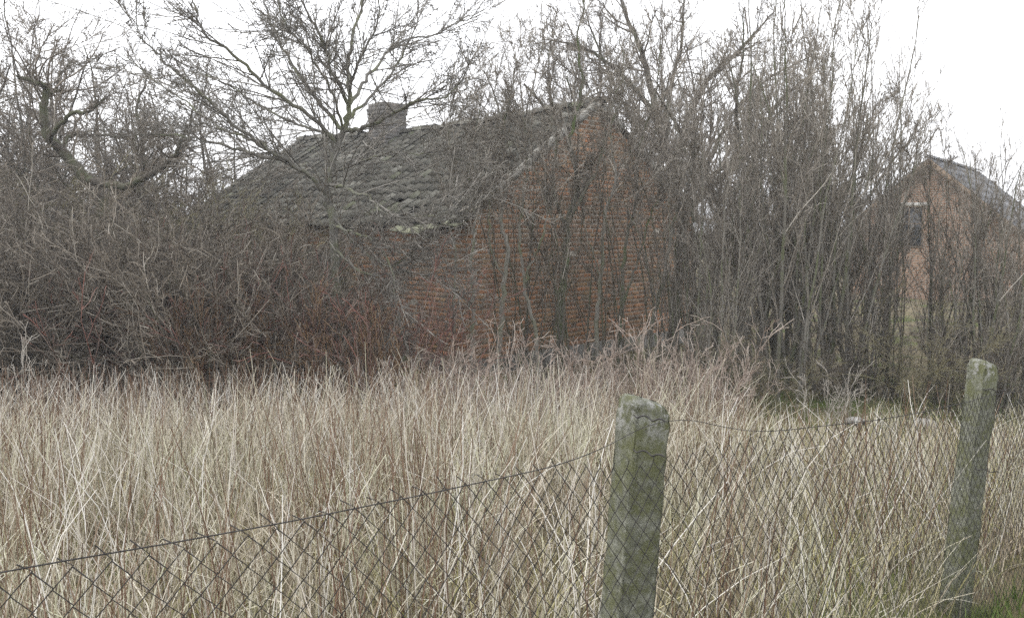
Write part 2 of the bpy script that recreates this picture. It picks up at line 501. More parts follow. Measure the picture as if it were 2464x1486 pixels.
def build_roof():
    rng = np.random.default_rng(5)
    # battened underside
    e = 0.3
    def srf(x, y, up=0.0):
        if x <= W / 2: z = HE + RISE * (x / (W / 2))
        else: z = HE + RISE * ((W - x) / (W / 2))
        edge = -0.05 * max(0, 1 - max(x, 0) / 1.2)           # sagging eave
        return z + sag(y) * (0.35 + 0.65 * min(max(x, 0) / (W / 2), 1)) + up + (edge if x < 1.2 else 0)
    def sheet(x0, x1, up, ny=24, nx=6, y0=-0.06, y1=LEN + 0.06):
        xs = np.linspace(x0, x1, nx); ys = np.linspace(y0, y1, ny)
        v = [(x, y, srf(x, y, up)) for x in xs for y in ys]
        f = [(i * ny + j, (i + 1) * ny + j, (i + 1) * ny + j + 1, i * ny + j + 1) for i in range(nx - 1) for j in range(ny - 1)]
        return v, f
    g = Geo()
    g.put(*sheet(-e + 0.06, W / 2, 0.03)); g.put(*sheet(W / 2, W + e, 0.03))
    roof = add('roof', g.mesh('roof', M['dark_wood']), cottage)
    # rafters' feet and wall plate under the eave
    for y in np.arange(0.5, LEN, 0.9):
        r = Geo(); v, f = box(-0.26, 0.1, -0.045, 0.045, -0.1, 0.02)
        add('rafter_end', r.put(v, f).mesh('rafter_end', M['dark_wood']), roof, (0, y, srf(0, y) - 0.06), (0, -SLOPE, 0))
    tv, tf = tile_mesh()
    tm = mesh('roof_tile', tv, tf, M['tile'], False)
    stuff = Geo()
    slen = (W / 2 + e) / math.cos(SLOPE)
    nrow = int(slen / 0.27); ncol = int((LEN + 0.16) / 0.235)
    cells = []
    for side in (0, 1):
        for r in range(nrow + 1):
            for c in range(ncol + 1):
                cells.append((side, r, c))
    front = sorted([q for q in cells if q[0] == 0], key=lambda q: q[2] * 1.0 + q[1] * 0.15)
    single = set(front[:300])
    gone = {(0, 3, 1), (0, 3, 2), (0, 5, 6), (0, 7, 2), (0, 2, 9), (0, 0, 3), (0, 0, 4), (0, 1, 6), (0, 0, 7)}
    for q in cells:
        side, r, c = q
        if q in gone or (side == 0 and rng.random() < 0.004): continue
        s = -e / math.cos(SLOPE) + r * 0.27
        x = s * math.cos(SLOPE); y = -0.05 + 0.12 + c * 0.235
        if y > LEN + 0.1: continue
        xx = x if side == 0 else W - x
        z = srf(xx, y) + 0.06
        jig = 0.012 if r > 2 else 0.04
        roll = rng.normal(0, 0.012 if r > 1 else 0.05); yaw = rng.normal(0, jig); slip = rng.normal(0, 0.012 if r > 1 else 0.04)
        # local tile frame -> roof frame
        ex = Vector((0, -1, 0)); ey = Vector((math.cos(SLOPE), 0, math.sin(SLOPE))); ez = ex.cross(ey)
        if side == 1:
            ex = Vector((0, 1, 0)); ey = Vector((-math.cos(SLOPE), 0, math.sin(SLOPE))); ez = ex.cross(ey)
        Mx = Matrix((ex, ey, ez)).transposed()
        Rm = Mx @ Matrix.Rotation(yaw, 3, 'Z') @ Matrix.Rotation(roll, 3, 'X')
        loc = Vector((xx, y, z)) + ey * slip
        if q in single:
            o = add('roof_tile', tm, roof)
            o.matrix_local = Matrix.Translation(loc) @ Rm.to_4x4()
        else:
            v = tv @ np.array(Rm).T + np.array(loc)
            stuff.put(v, tf)
    tag(add('roof_tiling', stuff.mesh('roof_tiling', M['tile']), roof), kind='stuff')
    # ridge tiles
    n = 9
    a = np.linspace(0, math.pi, n)
    v = []
    for y, k in ((0, 1.0), (0.36, 0.92)):
        v += [(0.15 * k * math.cos(t), y, 0.11 * k * math.sin(t)) for t in a]
    f = [(i, i + 1, n + i + 1, n + i) for i in range(n - 1)]
    rm = mesh('ridge_tile', v, [q[::-1] for q in f], M['tile'], True)
    for k, y in enumerate(np.arange(-0.08, LEN - 0.2, 0.325)):
        add('ridge_tile', rm, roof, (W / 2 + rng.normal(0, .012), y, srf(W / 2, y) + 0.04 + rng.normal(0, .004)), (rng.normal(0.01, .008), 0, rng.normal(0, .012)))
    # pale mortared verge along the near gable, in short lengths
    for side in (0, 1):
        for k in range(11):
            s0 = -0.15 + k * 0.34
            if rng.random() < 0.12: continue
            vg = Geo(); vv, ff = box(0, 0.325, -0.075 + rng.normal(0, .008), 0.03, -0.035, 0.075 + rng.normal(0, .008))
            x = s0 * math.cos(SLOPE)
            m_ = vg.put(vv, ff).mesh('verge_piece', M['pale_tile'])
            xx = x if side == 0 else W - x
            add('verge_piece', m_, roof, (xx, 0, srf(xx, 0) + 0.045), (0, -SLOPE if side == 0 else math.pi + SLOPE, 0) if side == 0 else (0, -(math.pi - SLOPE), 0))
    # slipped mossy boards / sheets hanging at the near eave
    for k, (y, x, yaw, dz) in enumerate(((0.55, -0.42, 0.12, -.02), (0.95, -0.50, 0.2, -.05), (1.35, -0.46, 0.05, -.03), (0.2, -0.34, -0.06, -.02))):
        b = Geo(); v, f = box(0, 0.75, -0.17, 0.17, 0, 0.02)
        v = np.array(v)
        add('slipped_board', b.put(v, f).mesh('slipped_board', M['moss_tile']), roof, (x, y, srf(x, y) + 0.06 + dz), (0.05 * k, -SLOPE + 0.14, yaw))

def build_chimney():
    rng = np.random.default_rng(8)
    s, zt = 0.60, 5.12
    cx, cy = W / 2 - 0.22, 5.85
    g = Geo()
    g.put(*box(-s / 2, s / 2, -s / 2, s / 2, -1.2, 0))
    ch = add('chimney', g.mesh('chimney', M['chimney_core']), cottage, (cx, cy, zt))
    b = Geo()
    for r in range(14):
        z0 = -0.01 - (r + 1) * 0.08; z1 = z0 + 0.066
        out = 0.03 if 1 <= r <= 2 else 0.0
        for f_ in range(4):
            u = -s / 2 - (0.06 if r % 2 else 0)
            while u < s / 2:
                L = 0.2
                a, bb = max(u, -s / 2 - out), min(u + L, s / 2 + out)
                if bb - a > 0.05:
                    v, f = brick_mesh(bb - a - 0.012, 0.066, 'b')
                    v = v + ((a + bb) / 2, -s / 2 - out + rng.normal(0, .003), (z0 + z1) / 2)
                    an = f_ * math.pi / 2
                    v = np.stack([v[:, 0] * math.cos(an) - v[:, 1] * math.sin(an), v[:, 0] * math.sin(an) + v[:, 1] * math.cos(an), v[:, 2]], -1)
                    b.put(v, f)
                u += L
    tag(add('chimney_bricks', b.mesh('chimney_bricks', M['chimney_brick']), ch), kind='stuff')

wall = build_walls()
build_bricks(wall)
build_roof()
build_chimney()

# ------------------------------------------------------------------ the far house
def build_far_house():
    A = math.atan2(0.594, 0.804)                     # gable runs to the left and away
    ap = at(2240, 384, 30.0)
    rx = math.atan2(0.804, 0.594)                    # ridge heading
    h, rise, ln = 2.5, 2.15, 9.0
    eave = ap[2] - rise
    # local: x across the gable (to the right, nearer), y along the ridge
    root = thing('brick_house', 'far brick house with grey roof and white lintel window beyond the thicket', 'house', (ap[0], ap[1], 0), rx - math.pi / 2)
    g = Geo()
    v = []
    for y in (0, ln):
        v += [(-h, y, -0.2), (h, y, -0.2), (h, y, eave), (0, y, eave + rise), (-h, y, eave)]
    g.put(v, [(0, 1, 2, 4), (5, 9, 7, 6), (1, 6, 7, 2), (4, 9, 5, 0)])
    g.put([v[4], v[2], v[3], v[3]], [(0, 1, 2, 3)]); g.put([v[9], v[7], v[8], v[8]], [(0, 3, 1, 2)])
    wl = add('wall', g.mesh('wall', M['far_brick']), root)
    sl = math.atan2(rise, h)
    o = 0.3
    r = Geo()
    for sgn in (-1, 1):
        x1 = sgn * (h + o); z1 = eave - o * rise / h
        zz = eave + rise
        rows = 9
        for k in range(rows):                          # stepped courses
            f0, f1 = k / rows, (k + 1) / rows
            xa, xb = x1 * (1 - f0), x1 * (1 - f1)
            za, zb = z1 + (zz - z1) * f0, z1 + (zz - z1) * f1
            q = [(xa, -o, za + .09), (xa, ln + o, za + .09), (xb, ln + o, zb + .06), (xb, -o, zb + .06),
                 (xa, -o, za + .02), (xa, ln + o, za + .02), (xb, ln + o, zb + .02), (xb, -o, zb + .02)]
            r.put(q, BOXF)
    roof = add('roof', r.mesh('roof', M['far_roof']), root)
    for k in range(26):
        b = Geo(); n = 6; aa = np.linspace(0, math.pi, n); vv = []
        for y in (0, 0.38): vv += [(0.13 * math.cos(t), y, 0.09 * math.sin(t)) for t in aa]
        if k == 0: rmesh = mesh('ridge_tile', vv, [(i + 1, i, n + i, n + i + 1) for i in range(n - 1)], M['far_roof'], True)
        add('ridge_tile', rmesh, roof, (0, -o + k * 0.37, eave + rise + 0.05), (0.02, 0, 0))
    for sgn in (-1, 1):                                 # barge boards
        b = Geo(); Lb = math.hypot(h + o, (h + o) * rise / h)
        b.put(*box(0, Lb, -0.02, 0.02, -0.16, 0.0))
        add('barge_board', b.mesh('barge_board', M['wood']), root, (0, -o - 0.021, eave + rise + 0.03), (0, sl if sgn > 0 else math.pi - sl, 0) if sgn > 0 else (0, sl, math.pi))
    # window on the gable
    def onwall(x, y):                                   # pixel -> local (u, z)
        p1, p2 = np.array([0, 0, EYE]), at(x, y, 30.0)
        d = p2 - p1
        n = np.array([-math.cos(rx), -math.sin(rx), 0]); gdir = np.array([math.sin(rx), -math.cos(rx), 0])
        t = np.dot(n, ap - p1) / np.dot(n, d)
        p = p1 + d * t
        return np.dot(p - ap, gdir), p[2]
    u0, z1 = onwall(2158, 500); u1, z0 = onwall(2216, 592)
    win = add('window', Geo().put(*box(u0, u1, -0.012, 0.02, z0, z1)).mesh('window', M['glass']), root)
    fw = 0.05
    fr = Geo()
    fr.put(*box(u0 - fw, u0, -0.03, 0.02, z0, z1)); fr.put(*box(u1, u1 + fw, -0.03, 0.02, z0, z1))
    fr.put(*box(u0 - fw, u1 + fw, -0.031, 0.02, z0 - fw, z0)); fr.put(*box(u0 - fw, u1 + fw, -0.031, 0.02, z1, z1 + fw))
    um = (u0 + u1) / 2
    zm = z0 + (z1 - z0) * 0.58
    fr.put(*box(um - .02, um + .02, -0.025, 0.02, z0 + .001, z1 - .001)); fr.put(*box(u0 + .001, u1 - .001, -0.028, 0.02, zm - .02, zm + .02))
    add('frame', fr.mesh('frame', M['wood']), win)
    add('lintel', Geo().put(*box(u0 - 0.15, u1 + 0.25, -0.05, 0.02, z1 + fw + 0.005, z1 + fw + 0.13)).mesh('lintel', M['white_paint']), root)
build_far_house()

# ------------------------------------------------------------------ fence line
FP = np.array([0.30, 2.05]); FD = np.array([0.743, 0.669]); FN = np.array([-0.669, 0.743])   # FN: towards the cottage
def fpt(s, z, off=0.0):
    p = FP + FD * s + FN * off
    return np.array([p[0], p[1], z])

def build_post(label, s, ztop, zbot, lean, wdt, yaw, seed, squat=False):
    rng = np.random.default_rng(seed)
    H = ztop - zbot
    c = 0.09 * wdt
    a = wdt / 2
    # ring outline with chamfered corners
    out = [(-a, -a + c), (-a + c * .6, -a), (a - c * .6, -a), (a, -a + c * .6), (a, a - c * .6), (a - c * .6, a), (-a + c * .6, a), (-a, a - c * .6)]
    out = np.array(out)
    prof = [(z, 1.08 - 0.10 * z / H) for z in np.linspace(0, H - 0.05, 26)]
    prof += [(H - 0.034, 0.975), (H - 0.022, 0.95), (H - 0.010, 0.86), (H - 0.003, 0.74), (H, 0.4)]
    V = []; Fq = []
    sub = 3
    for z, k in prof:
        ring = []
        for i in range(8):
            p, q = out[i], out[(i + 1) % 8]
            for t in range(sub): ring.append(p + (q - p) * t / sub)
        ring = np.array(ring) * k
        amp = 0.0016 if z < H - 0.05 else 0.0024
        ring *= 1 - 0.05 * (np.arange(len(ring)) % sub == 0)[:, None] * rng.uniform(0, 1, len(ring))[:, None] ** 3
        ring = ring + rng.normal(0, amp, ring.shape)
        zz = z + rng.normal(0, 0.0015, len(ring)) + (-0.30 * ring[:, 0] * min(1, max(0, (z - H + 0.12) / 0.1)))
        V += [(x, y, q) for (x, y), q in zip(ring, zz)]
    n = 8 * sub
    for k in range(len(prof) - 1):
        for i in range(n):
            j = (i + 1) % n
            Fq.append((k * n + i, k * n + j, (k + 1) * n + j, (k + 1) * n + i))
    b = (len(prof) - 1) * n
    for i in range(1, n // 2):
        Fq.append((b + i - 1 if i > 1 else b, b + i, b + n - i - 1 if i < n // 2 - 0 else b, b + n - i if i > 1 else b + n - 1))
    me = mesh('fence_post', V, Fq, M['concrete'], True)
    p = FP + FD * s
    o = add('fence_post', me, None, (0, 0, 0), (0, 0, 0))
    o.location = (p[0], p[1], zbot)
    o.rotation_euler = (lean[1], lean[0], yaw)
    o.rotation_mode = 'XYZ'
    tag(o, label, 'fence post', 'concrete posts of the wire fence')
    return o

yaw = math.atan2(FD[1], FD[0])
def lean_root(base, top):
    d = Vector(top - base)
    return d.to_track_quat('Z', 'Y')

def place_post(o, base, top, yawz):
    d = (Vector(top) - Vector(base)).normalized()
    q = Vector((0, 0, 1)).rotation_difference(d)
    o.rotation_mode = 'QUATERNION'
    from mathutils import Quaternion
    o.rotation_quaternion = q @ Quaternion((0, 0, 1), yawz)
    o.location = base

t1, b1 = at(1552, 956, 2.12), at(1497, 1600, 2.12)
d = (b1 - t1); b1 = t1 + d * ((t1[2] - 0.75) / (t1[2] - b1[2]))
p1 = build_post('squat lichen crusted concrete fence post beside the sagging wire', 0, t1[2], 0.75, (0, 0), 0.096, 0, 1)
place_post(p1, b1, t1, yaw - 0.32)
t2, b2 = at(2368, 866, 3.50), at(2294, 1480, 3.50)
d = (b2 - t2); b2 = t2 + d * ((t2[2] - 0.72) / (t2[2] - b2[2]))
p2 = build_post('mossy concrete fence post with pale rounded cap wrapped in wire mesh', 2, t2[2], 0.72, (0, 0), 0.083, 0, 2)
place_post(p2, b2, t2, yaw - 0.32)

def build_fence():
    rng = np.random.default_rng(21)
    OFF = -0.085
    root = thing('wire_fence', 'rusty sagging diamond mesh wire fence strung between concrete posts', 'fence', tuple(fpt(0, 0.85, OFF)))
    base = fpt(0, 0.85, OFF)
    sw = np.array([-2.2, -1.5, -1.313, -.757, -.277, -0.06, 0.0, .12, .27, .43, 1.21, 2.02, 2.9, 4.2])
    zw = np.array([2.0, 1.972, 1.967, 1.934, 1.922, 1.962, 1.977, 1.94, 1.896, 1.866, 1.80, 1.765, 1.70, 1.69])
    wire_z = lambda s: np.interp(s, sw, zw)
    sm = np.array([-2.2, -.757, -.30, -.12, .1, .30, .45, 1.21, 2.02, 4.2])
    zm = np.array([2.0, 1.934, 1.915, 1.872, 1.862, 1.855, 1.86, 1.80, 1.765, 1.69])
    mesh_z = lambda s: np.interp(s, sm, zm)
    wob = lambda s, z: 0.012 * np.sin(3.1 * s + 4 * z) + 0.006 * np.sin(9 * s - 6 * z + 1)
    # top wire (twisted strands read as one)
    s = np.linspace(-2.2, 4.2, 160)
    z = wire_z(s) + 0.0015 * np.sin(s * 130)
    z = np.convolve(np.pad(z, 3, 'edge'), np.ones(7) / 7, 'valid')
    pts = np.array([fpt(a, b, OFF - 0.004 + 0.6 * wob(a, b)) for a, b in zip(s, z)]) - base
    rw = np.interp(s, [-.4, -.2, .4, .5], [.0012, .0009, .0009, .0012])
    g = Geo(); tubes(g, pts[None], rw[None], 5)
    add('top_wire', g.mesh('top_wire', M['wire'], True), root)
    # zigzag mesh wires
    h, dv = 0.0238, 0.0265
    n = int(6.4 / h)
    for i in range(n):
        s0 = -2.2 + i * h
        rows = 40
        k = np.arange(rows + 1)
        # nodes joined with neighbours: parity
        right = ((k + i) % 2 == 0)
        ss = s0 + np.where(right, h, 0.0)
        top = mesh_z(ss)
        zz = top - k * dv * (1 + 0.04 * np.sin(s0 * 2.1)) + 0.006 * np.sin(7 * ss + k * 0.3)
        dx = 0.008 * np.sin(5 * zz + 2.2 * ss)
        P = []
        # loose tail above the top knot
        if right[0]:
            P.append(fpt(ss[0] - 0.014 + rng.normal(0, .004), zz[0] + 0.018 + rng.normal(0, .006), OFF - 0.004))
        for a in range(rows + 1):
            o_ = wob(ss[a], zz[a]) + (0.0016 if right[a] else -0.0016)
            P.append(fpt(ss[a] + dx[a] + (0.0012 if right[a] else -0.0012), zz[a], OFF + o_))
        P = np.array(P) - base
        g = Geo(); tubes(g, P[None], np.full((1, len(P)), 0.0012), 3)
        add('mesh_wire', g.mesh('mesh_wire', M['wire']), root)
    # ties holding the wire to the posts
    for (a, zc) in ((-0.02, 1.962), (-0.02, 1.88), (2.09, 1.765), (2.06, 1.45)):
        th = np.linspace(0, 4 * math.pi, 22)
        P = np.array([fpt(a + 0.003 * math.cos(t), zc + 0.004 * math.sin(t), OFF - 0.002 + 0.095 * (k / 22)) for k, t in enumerate(th)]) - base
        g = Geo(); tubes(g, P[None], np.full((1, 22), 0.002), 4)
        add('tie_wire', g.mesh('tie_wire', M['wire'], True), root)
build_fence()

# ------------------------------------------------------------------ shrubs and trees
def stems_to_thing(root, base, stem_list, stem_mat, twig_levels, twig_mat, S=6):
    for pts, rad in stem_list:
        g = Geo(); tubes(g, pts[None] - base, rad[None], S)
        add('stem', g.mesh('stem', stem_mat, True), root)
    g = Geo()
    for pts, rad, s in twig_levels: tubes(g, pts - base, rad, s)
    tag(add('twigs', g.mesh('twigs', twig_mat), root), kind='stuff')

def levels(pts, rad, spec, rng):
    """spec: list of dicts for successive orders of branching"""
    out = []
    P, Q = pts, rad
    for sp in spec:
        a, D, L, r = spawn(P, Q, sp['m'], sp.get('t0', .15), sp.get('t1', 1.0), sp.get('ang', .7), sp.get('dang', .2), sp['lr'], sp.get('rr', .6), rng,
                           sp.get('rlim', (0.002, 1)), sp.get('lmin', .05), sp.get('decay', .5))
        P, Q = grow(a, D, L, r, sp['n'], sp.get('wob', .12), sp.get('up', .03), rng, sp.get('taper', .35), sp.get('rmin', .0018))
        out.append((P, Q, sp.get('S', 3)))
    return out

def make_shrub(name, seed, H, nstem, spread, r0, stem_mat, twig_mat, spec, nseg=12, wob=.05, up=.02, lean=0.16):
    rng = np.random.default_rng(seed)
    root = thing(name, '', '')
    ang = rng.uniform(0, 2 * math.pi, nstem)
    P = np.stack([np.cos(ang) * spread * rng.uniform(.2, 1, nstem), np.sin(ang) * spread * rng.uniform(.2, 1, nstem), np.full(nstem, -0.08)], -1)
    D = np.stack([np.cos(ang) * lean * rng.uniform(.2, 1.6, nstem), np.sin(ang) * lean * rng.uniform(.2, 1.6, nstem), np.ones(nstem)], -1)
    L = H * rng.uniform(.65, 1.05, nstem)
    pts, rad = grow(P, D, L, r0 * rng.uniform(.5, 1.1, nstem), nseg, wob, up, rng, 0.18, 0.003)
    lv = levels(pts, rad, spec, rng)
    stems_to_thing(root, np.zeros(3), [(pts[i], rad[i]) for i in range(nstem)], stem_mat, lv, twig_mat, 5)
    return root

def copy_thing(root):
    c = root.copy(); col.objects.link(c)
    for ch in root.children:
        k = ch.copy(); col.objects.link(k); k.parent = c
    return c

used = set()
def place(root, x, y, s=1.0, rz=0.0, label=None, cat=None, group=None, tilt=(0, 0), sz=None, dz=0.0):
    o = root if root.name not in used else copy_thing(root)
    used.add(root.name); used.add(o.name)
    o.location = (x, y, float(ground(x, y)) + dz)
    o.rotation_euler = (tilt[0], tilt[1], rz)
    o.scale = (s, s, sz or s)
    tag(o, label, cat, group)
    return o

# kinds -----------------------------------------------------------
UP_SPEC = [dict(m=13, t0=.15, t1=1, ang=.36, dang=.14, lr=.36, rr=.5, n=7, wob=.07, up=.05, rmin=.004, decay=.6),
           dict(m=7, t0=.1, t1=1, ang=.5, dang=.2, lr=.42, rr=.6, n=4, wob=.10, up=.05, rmin=.003),
           dict(m=4, t0=.15, t1=1, ang=.6, dang=.25, lr=.45, rr=.7, n=2, wob=.14, up=.03, rmin=.0025)]
upright = [make_shrub('bare_shrub', 100 + k, 5.0, 7, 0.35, 0.032, M['bark'], M['twig'], UP_SPEC, 14, .05, .02, .11) for k in range(4)]
THIN_SPEC = [dict(m=8, t0=.35, t1=1, ang=.4, dang=.15, lr=.3, rr=.5, n=6, wob=.09, up=.05, rmin=.0036, decay=.6),
             dict(m=6, t0=.1, t1=1, ang=.55, dang=.2, lr=.42, rr=.6, n=4, wob=.12, up=.05, rmin=.003),
             dict(m=3, t0=.15, t1=1, ang=.65, dang=.25, lr=.45, rr=.7, n=2, wob=.15, up=.03, rmin=.0025)]
thin = [make_shrub('thin_sapling', 150 + k, 4.6, 4, 0.3, 0.020, M['dark_bark'], M['dark_twig'], THIN_SPEC, 14, .07, .02, .12) for k in range(3)]
DARK_SPEC = [dict(m=15, t0=.15, t1=1, ang=.75, dang=.25, lr=.34, rr=.55, n=7, wob=.22, up=.04, rmin=.0055, decay=.5),
             dict(m=9, t0=.1, t1=1, ang=.8, dang=.3, lr=.42, rr=.6, n=4, wob=.25, up=.04, rmin=.0045),
             dict(m=5, t0=.1, t1=1, ang=.8, dang=.3, lr=.5, rr=.7, n=2, wob=.25, up=.02, rmin=.0036)]
gnarly = [make_shrub('fruit_tree', 200 + k, 5.2, 5, 0.25, 0.055, M['dark_bark'], M['dark_twig'], DARK_SPEC, 13, .15, .03, .32) for k in range(3)]
HEDGE_SPEC = [dict(m=8, t0=.08, t1=1, ang=.65, dang=.3, lr=.55, rr=.65, n=6, wob=.13, up=.01, rmin=.0045),
              dict(m=6, t0=.1, t1=1, ang=.65, dang=.3, lr=.45, rr=.7, n=4, wob=.14, up=.01, rmin=.0036),
              dict(m=3, t0=.1, t1=1, ang=.7, dang=.3, lr=.5, rr=.8, n=2, wob=.16, up=0, rmin=.003)]
hedge = [make_shrub('hedge_bush', 300 + k, 2.7, 11, 0.55, 0.016, M['dark_bark'], M['dark_twig' if k < 3 else 'olive_twig'], HEDGE_SPEC, 9, .13, -.015, .45) for k in range(4)]
RED_SPEC = [dict(m=8, t0=.2, t1=1, ang=.5, dang=.2, lr=.4, rr=.6, n=5, wob=.12, up=.03, rmin=.0042),
            dict(m=4, t0=.2, t1=1, ang=.5, dang=.2, lr=.4, rr=.7, n=3, wob=.14, up=.03, rmin=.0034)]
redwood = [make_shrub('dogwood', 400 + k, 2.1, 13, 0.4, 0.010, M['red_twig'], M['red_twig'], RED_SPEC, 8, .12, -.01, .45) for k in range(3)]
rusty = [make_shrub('rust_bush', 450 + k, 1.7, 16, 0.35, 0.008, M['rust_twig'], M['rust_twig'], RED_SPEC, 7, .09, 0, .25) for k in range(2)]
SHOOT_SPEC = [dict(m=7, t0=.25, t1=1, ang=.6, dang=.25, lr=.42, rr=.7, n=5, wob=.2, up=.03, rmin=.0034),
              dict(m=3, t0=.2, t1=1, ang=.6, dang=.25, lr=.45, rr=.8, n=3, wob=.2, up=.02, rmin=.003)]
shoots = [make_shrub('sucker_shoot', 500 + k, 1.25, 7, 0.28, 0.006, M['pink_twig'], M['pink_twig'], SHOOT_SPEC, 7, .14, .01, .3) for k in range(4)]
pshoots = [make_shrub('pale_shoot', 520 + k, 1.2, 7, 0.25, 0.006, M['pale_shoot'], M['pale_shoot'], SHOOT_SPEC, 7, .13, .01, .35) for k in range(2)]
TALL_SPEC = [dict(m=14, t0=.22, t1=1, ang=.55, dang=.2, lr=.45, rr=.45, n=8, wob=.09, up=.035, rmin=.009, S=4),
             dict(m=12, t0=.1, t1=1, ang=.6, dang=.22, lr=.38, rr=.5, n=6, wob=.12, up=.045, rmin=.0055),
             dict(m=7, t0=.1, t1=1, ang=.65, dang=.25, lr=.45, rr=.6, n=3, wob=.15, up=.04, rmin=.004),
             dict(m=2, t0=.2, t1=1, ang=.65, dang=.3, lr=.6, rr=.7, n=2, wob=.18, up=.03, rmin=.0036)]
tall = [make_shrub('tall_tree', 600 + k, 8.8, 3, 0.3, 0.11, M['dark_bark'], M['dark_twig'], TALL_SPEC, 13, .08, .005, .42) for k in range(2)]

def xy(px, Y):
    return (px - 1232) / F * Y, Y

rg = np.random.default_rng(77)
def scatter(kinds, spots, label, cat, group, s=(0.85, 1.15), tilt=.05):
    for k, (px, Y, hs) in enumerate(spots):
        x, y = xy(px, Y)
        place(kinds[k % len(kinds)], x, y, hs * rg.uniform(.94, 1.06), rg.uniform(0, 6.28), label if isinstance(label, str) else label[k % len(kinds)], cat, group, tuple(rg.normal(0, tilt, 2)))

# tall trees behind the cottage
scatter(tall, [(1560, 23.5, 1.0), (1350, 26, .98), (1800, 22, .93), (1150, 30, .66), (1480, 30, 1.1), (1260, 28, .82), (1620, 25, 1.0), (1420, 24.5, .9), (1330, 31, 1.05), (1060, 32, .62)],
        'tall bare tree rising behind the brick cottage', 'tree', 'tall trees behind the cottage')
# upright thicket right of the cottage: two to three rows, tops stepping down to the right
th = []
for (px, top) in [(1720, 200), (1790, 130), (1850, 70), (1910, 60), (1960, 100), (2020, 130), (2075, 170)]:
    for Y in (12.6, 14.6):
        Yj = Y + rg.uniform(-.5, .5)
        H = (545 - top) / F * Yj + EYE
        th.append((px + rg.uniform(-25, 25), Yj, H / 4.4 * (1.0 if Y > 13 else rg.uniform(.65, .95))))
scatter(upright, th, 'slender upright grey shrub in the leafless thicket right of the cottage', 'shrub', 'shrubs of the upright thicket')
th = []
for (px, top) in [(2290, 330), (2360, 310), (2410, 330), (2450, 300), (2540, 290), (2620, 300)]:
    for Y in (11.8, 13.6):
        Yj = Y + rg.uniform(-.4, .4)
        H = (545 - top) / F * Yj + EYE
        th.append((px + rg.uniform(-20, 20), Yj, H / 4.75 * (rg.uniform(.8, 1.0) if Y < 13 else rg.uniform(.45, .6))))
scatter(upright, th, 'slender grey shrub with thin shoots in front of the far brick house', 'shrub', 'shrubs before the far house')
scatter(thin, [(2130, 12.6, .95), (2190, 12.2, .84), (2235, 12.6, .86), (2265, 12.1, .86), (2320, 12.4, .88), (2400, 12.2, .86)], 'thin dark sapling clump crossing the far brick house', 'sapling', 'thin saplings before the far house', tilt=.03)
th = [(1640, 15.5, .95), (1700, 14, .8), (1655, 13.2, .6)]
scatter(upright, th, 'slender upright grey shrub crowding the right corner of the brick gable', 'shrub', 'shrubs at the gable corner')
th = [(px + rg.uniform(-15, 15), rg.uniform(12.7, 13.5), rg.uniform(.8, 1.08)) for px in (1195, 1235, 1280, 1320, 1360, 1390, 1440, 1500, 1545, 1590)]
scatter(thin, th, 'thin dark stemmed sapling clump in front of the brick gable', 'sapling', 'thin sapling clumps before the gable', tilt=.03)
# low understorey of the thicket
th = [(px + rg.uniform(-20, 20), rg.uniform(11.2, 12.6), rg.uniform(.4, .62)) for px in range(1640, 2650, 84)]
scatter(hedge, th, ['low tangled brown bush at the foot of the upright thicket'] * 3 + ['low olive tinged bush at the foot of the upright thicket'], 'bush', 'bushes under the thicket')

# left: fruit trees and hedge
scatter(gnarly, [(-60, 15.5, 1.28), (50, 18, 1.28), (150, 16.5, 1.12), (280, 18.5, 1.05), (400, 17.5, 1.0), (500, 20, 1.05), (590, 19, .9), (-150, 18, 1.35), (220, 21, 1.3), (20, 22, 1.65), (340, 23, 1.3), (130, 19.5, 1.25), (450, 23, 1.45), (80, 25, 1.75), (270, 25, 1.6), (560, 25, 1.4), (650, 28, 1.35), (370, 20, 1.25), (-20, 20, 1.6), (180, 23, 1.5)],
        'old bare fruit tree with crooked dark limbs rising over the tangled hedge', 'tree', 'fruit trees left of the cottage')
th = []
for px in range(-130, 870, 56):
    for Y in (11.2, 12.5, 13.8, 15.4):
        if px > 700 and Y > 13: continue
        th.append((px + rg.uniform(-25, 25), Y + rg.uniform(-.4, .4), rg.uniform(.92, 1.15) * (1.08 if px < 500 else .95 if px < 720 else .52)))
scatter(hedge, th, ['dense tangled brown twigged bush in the hedge left of the cottage'] * 3 + ['olive tinged tangled bush in the hedge left of the cottage'], 'bush', 'bushes of the left hedge')
th = [(px + rg.uniform(-25, 25), rg.uniform(10.6, 11.9), rg.uniform(.85, 1.25)) for px in (300, 400, 460, 520, 545, 590, 650, 700, 760, 820, 870, 920, 960)]
scatter(redwood, th, 'red stemmed dogwood shrub among the hedge before the cottage', 'shrub', 'red dogwoods')
th = [(px + rg.uniform(-20, 20), rg.uniform(10.4, 10.9), rg.uniform(.8, 1.05)) for px in (470, 540, 570, 650, 790, 900)]
scatter(rusty, th, 'rust brown twiggy bush among the red dogwoods', 'bush', 'rust brown bushes')
# pinkish suckers where the dry grass meets the wall
th = [(px + rg.uniform(-25, 25), rg.uniform(8.8, 10.6), rg.uniform(.7, 1.05)) for px in np.linspace(1000, 1780, 32)]
scatter(shoots, th, 'low pinkish brown sucker shoots before the brick gable', 'shrub', 'sucker shoots at the grass edge', tilt=.1)
th = [(px, Y, s) for px, Y, s in ((1975, 10.0, .7), (2060, 10.4, .62), (60, 8.6, .95), (250, 9, .8), (900, 9.2, .8), (1130, 9.8, .8), (1010, 9.9, .9))]
scatter(pshoots, th, 'bleached pale twisted dead shoots at the edge of the dry grass', 'shrub', 'bleached shoots', tilt=.15)

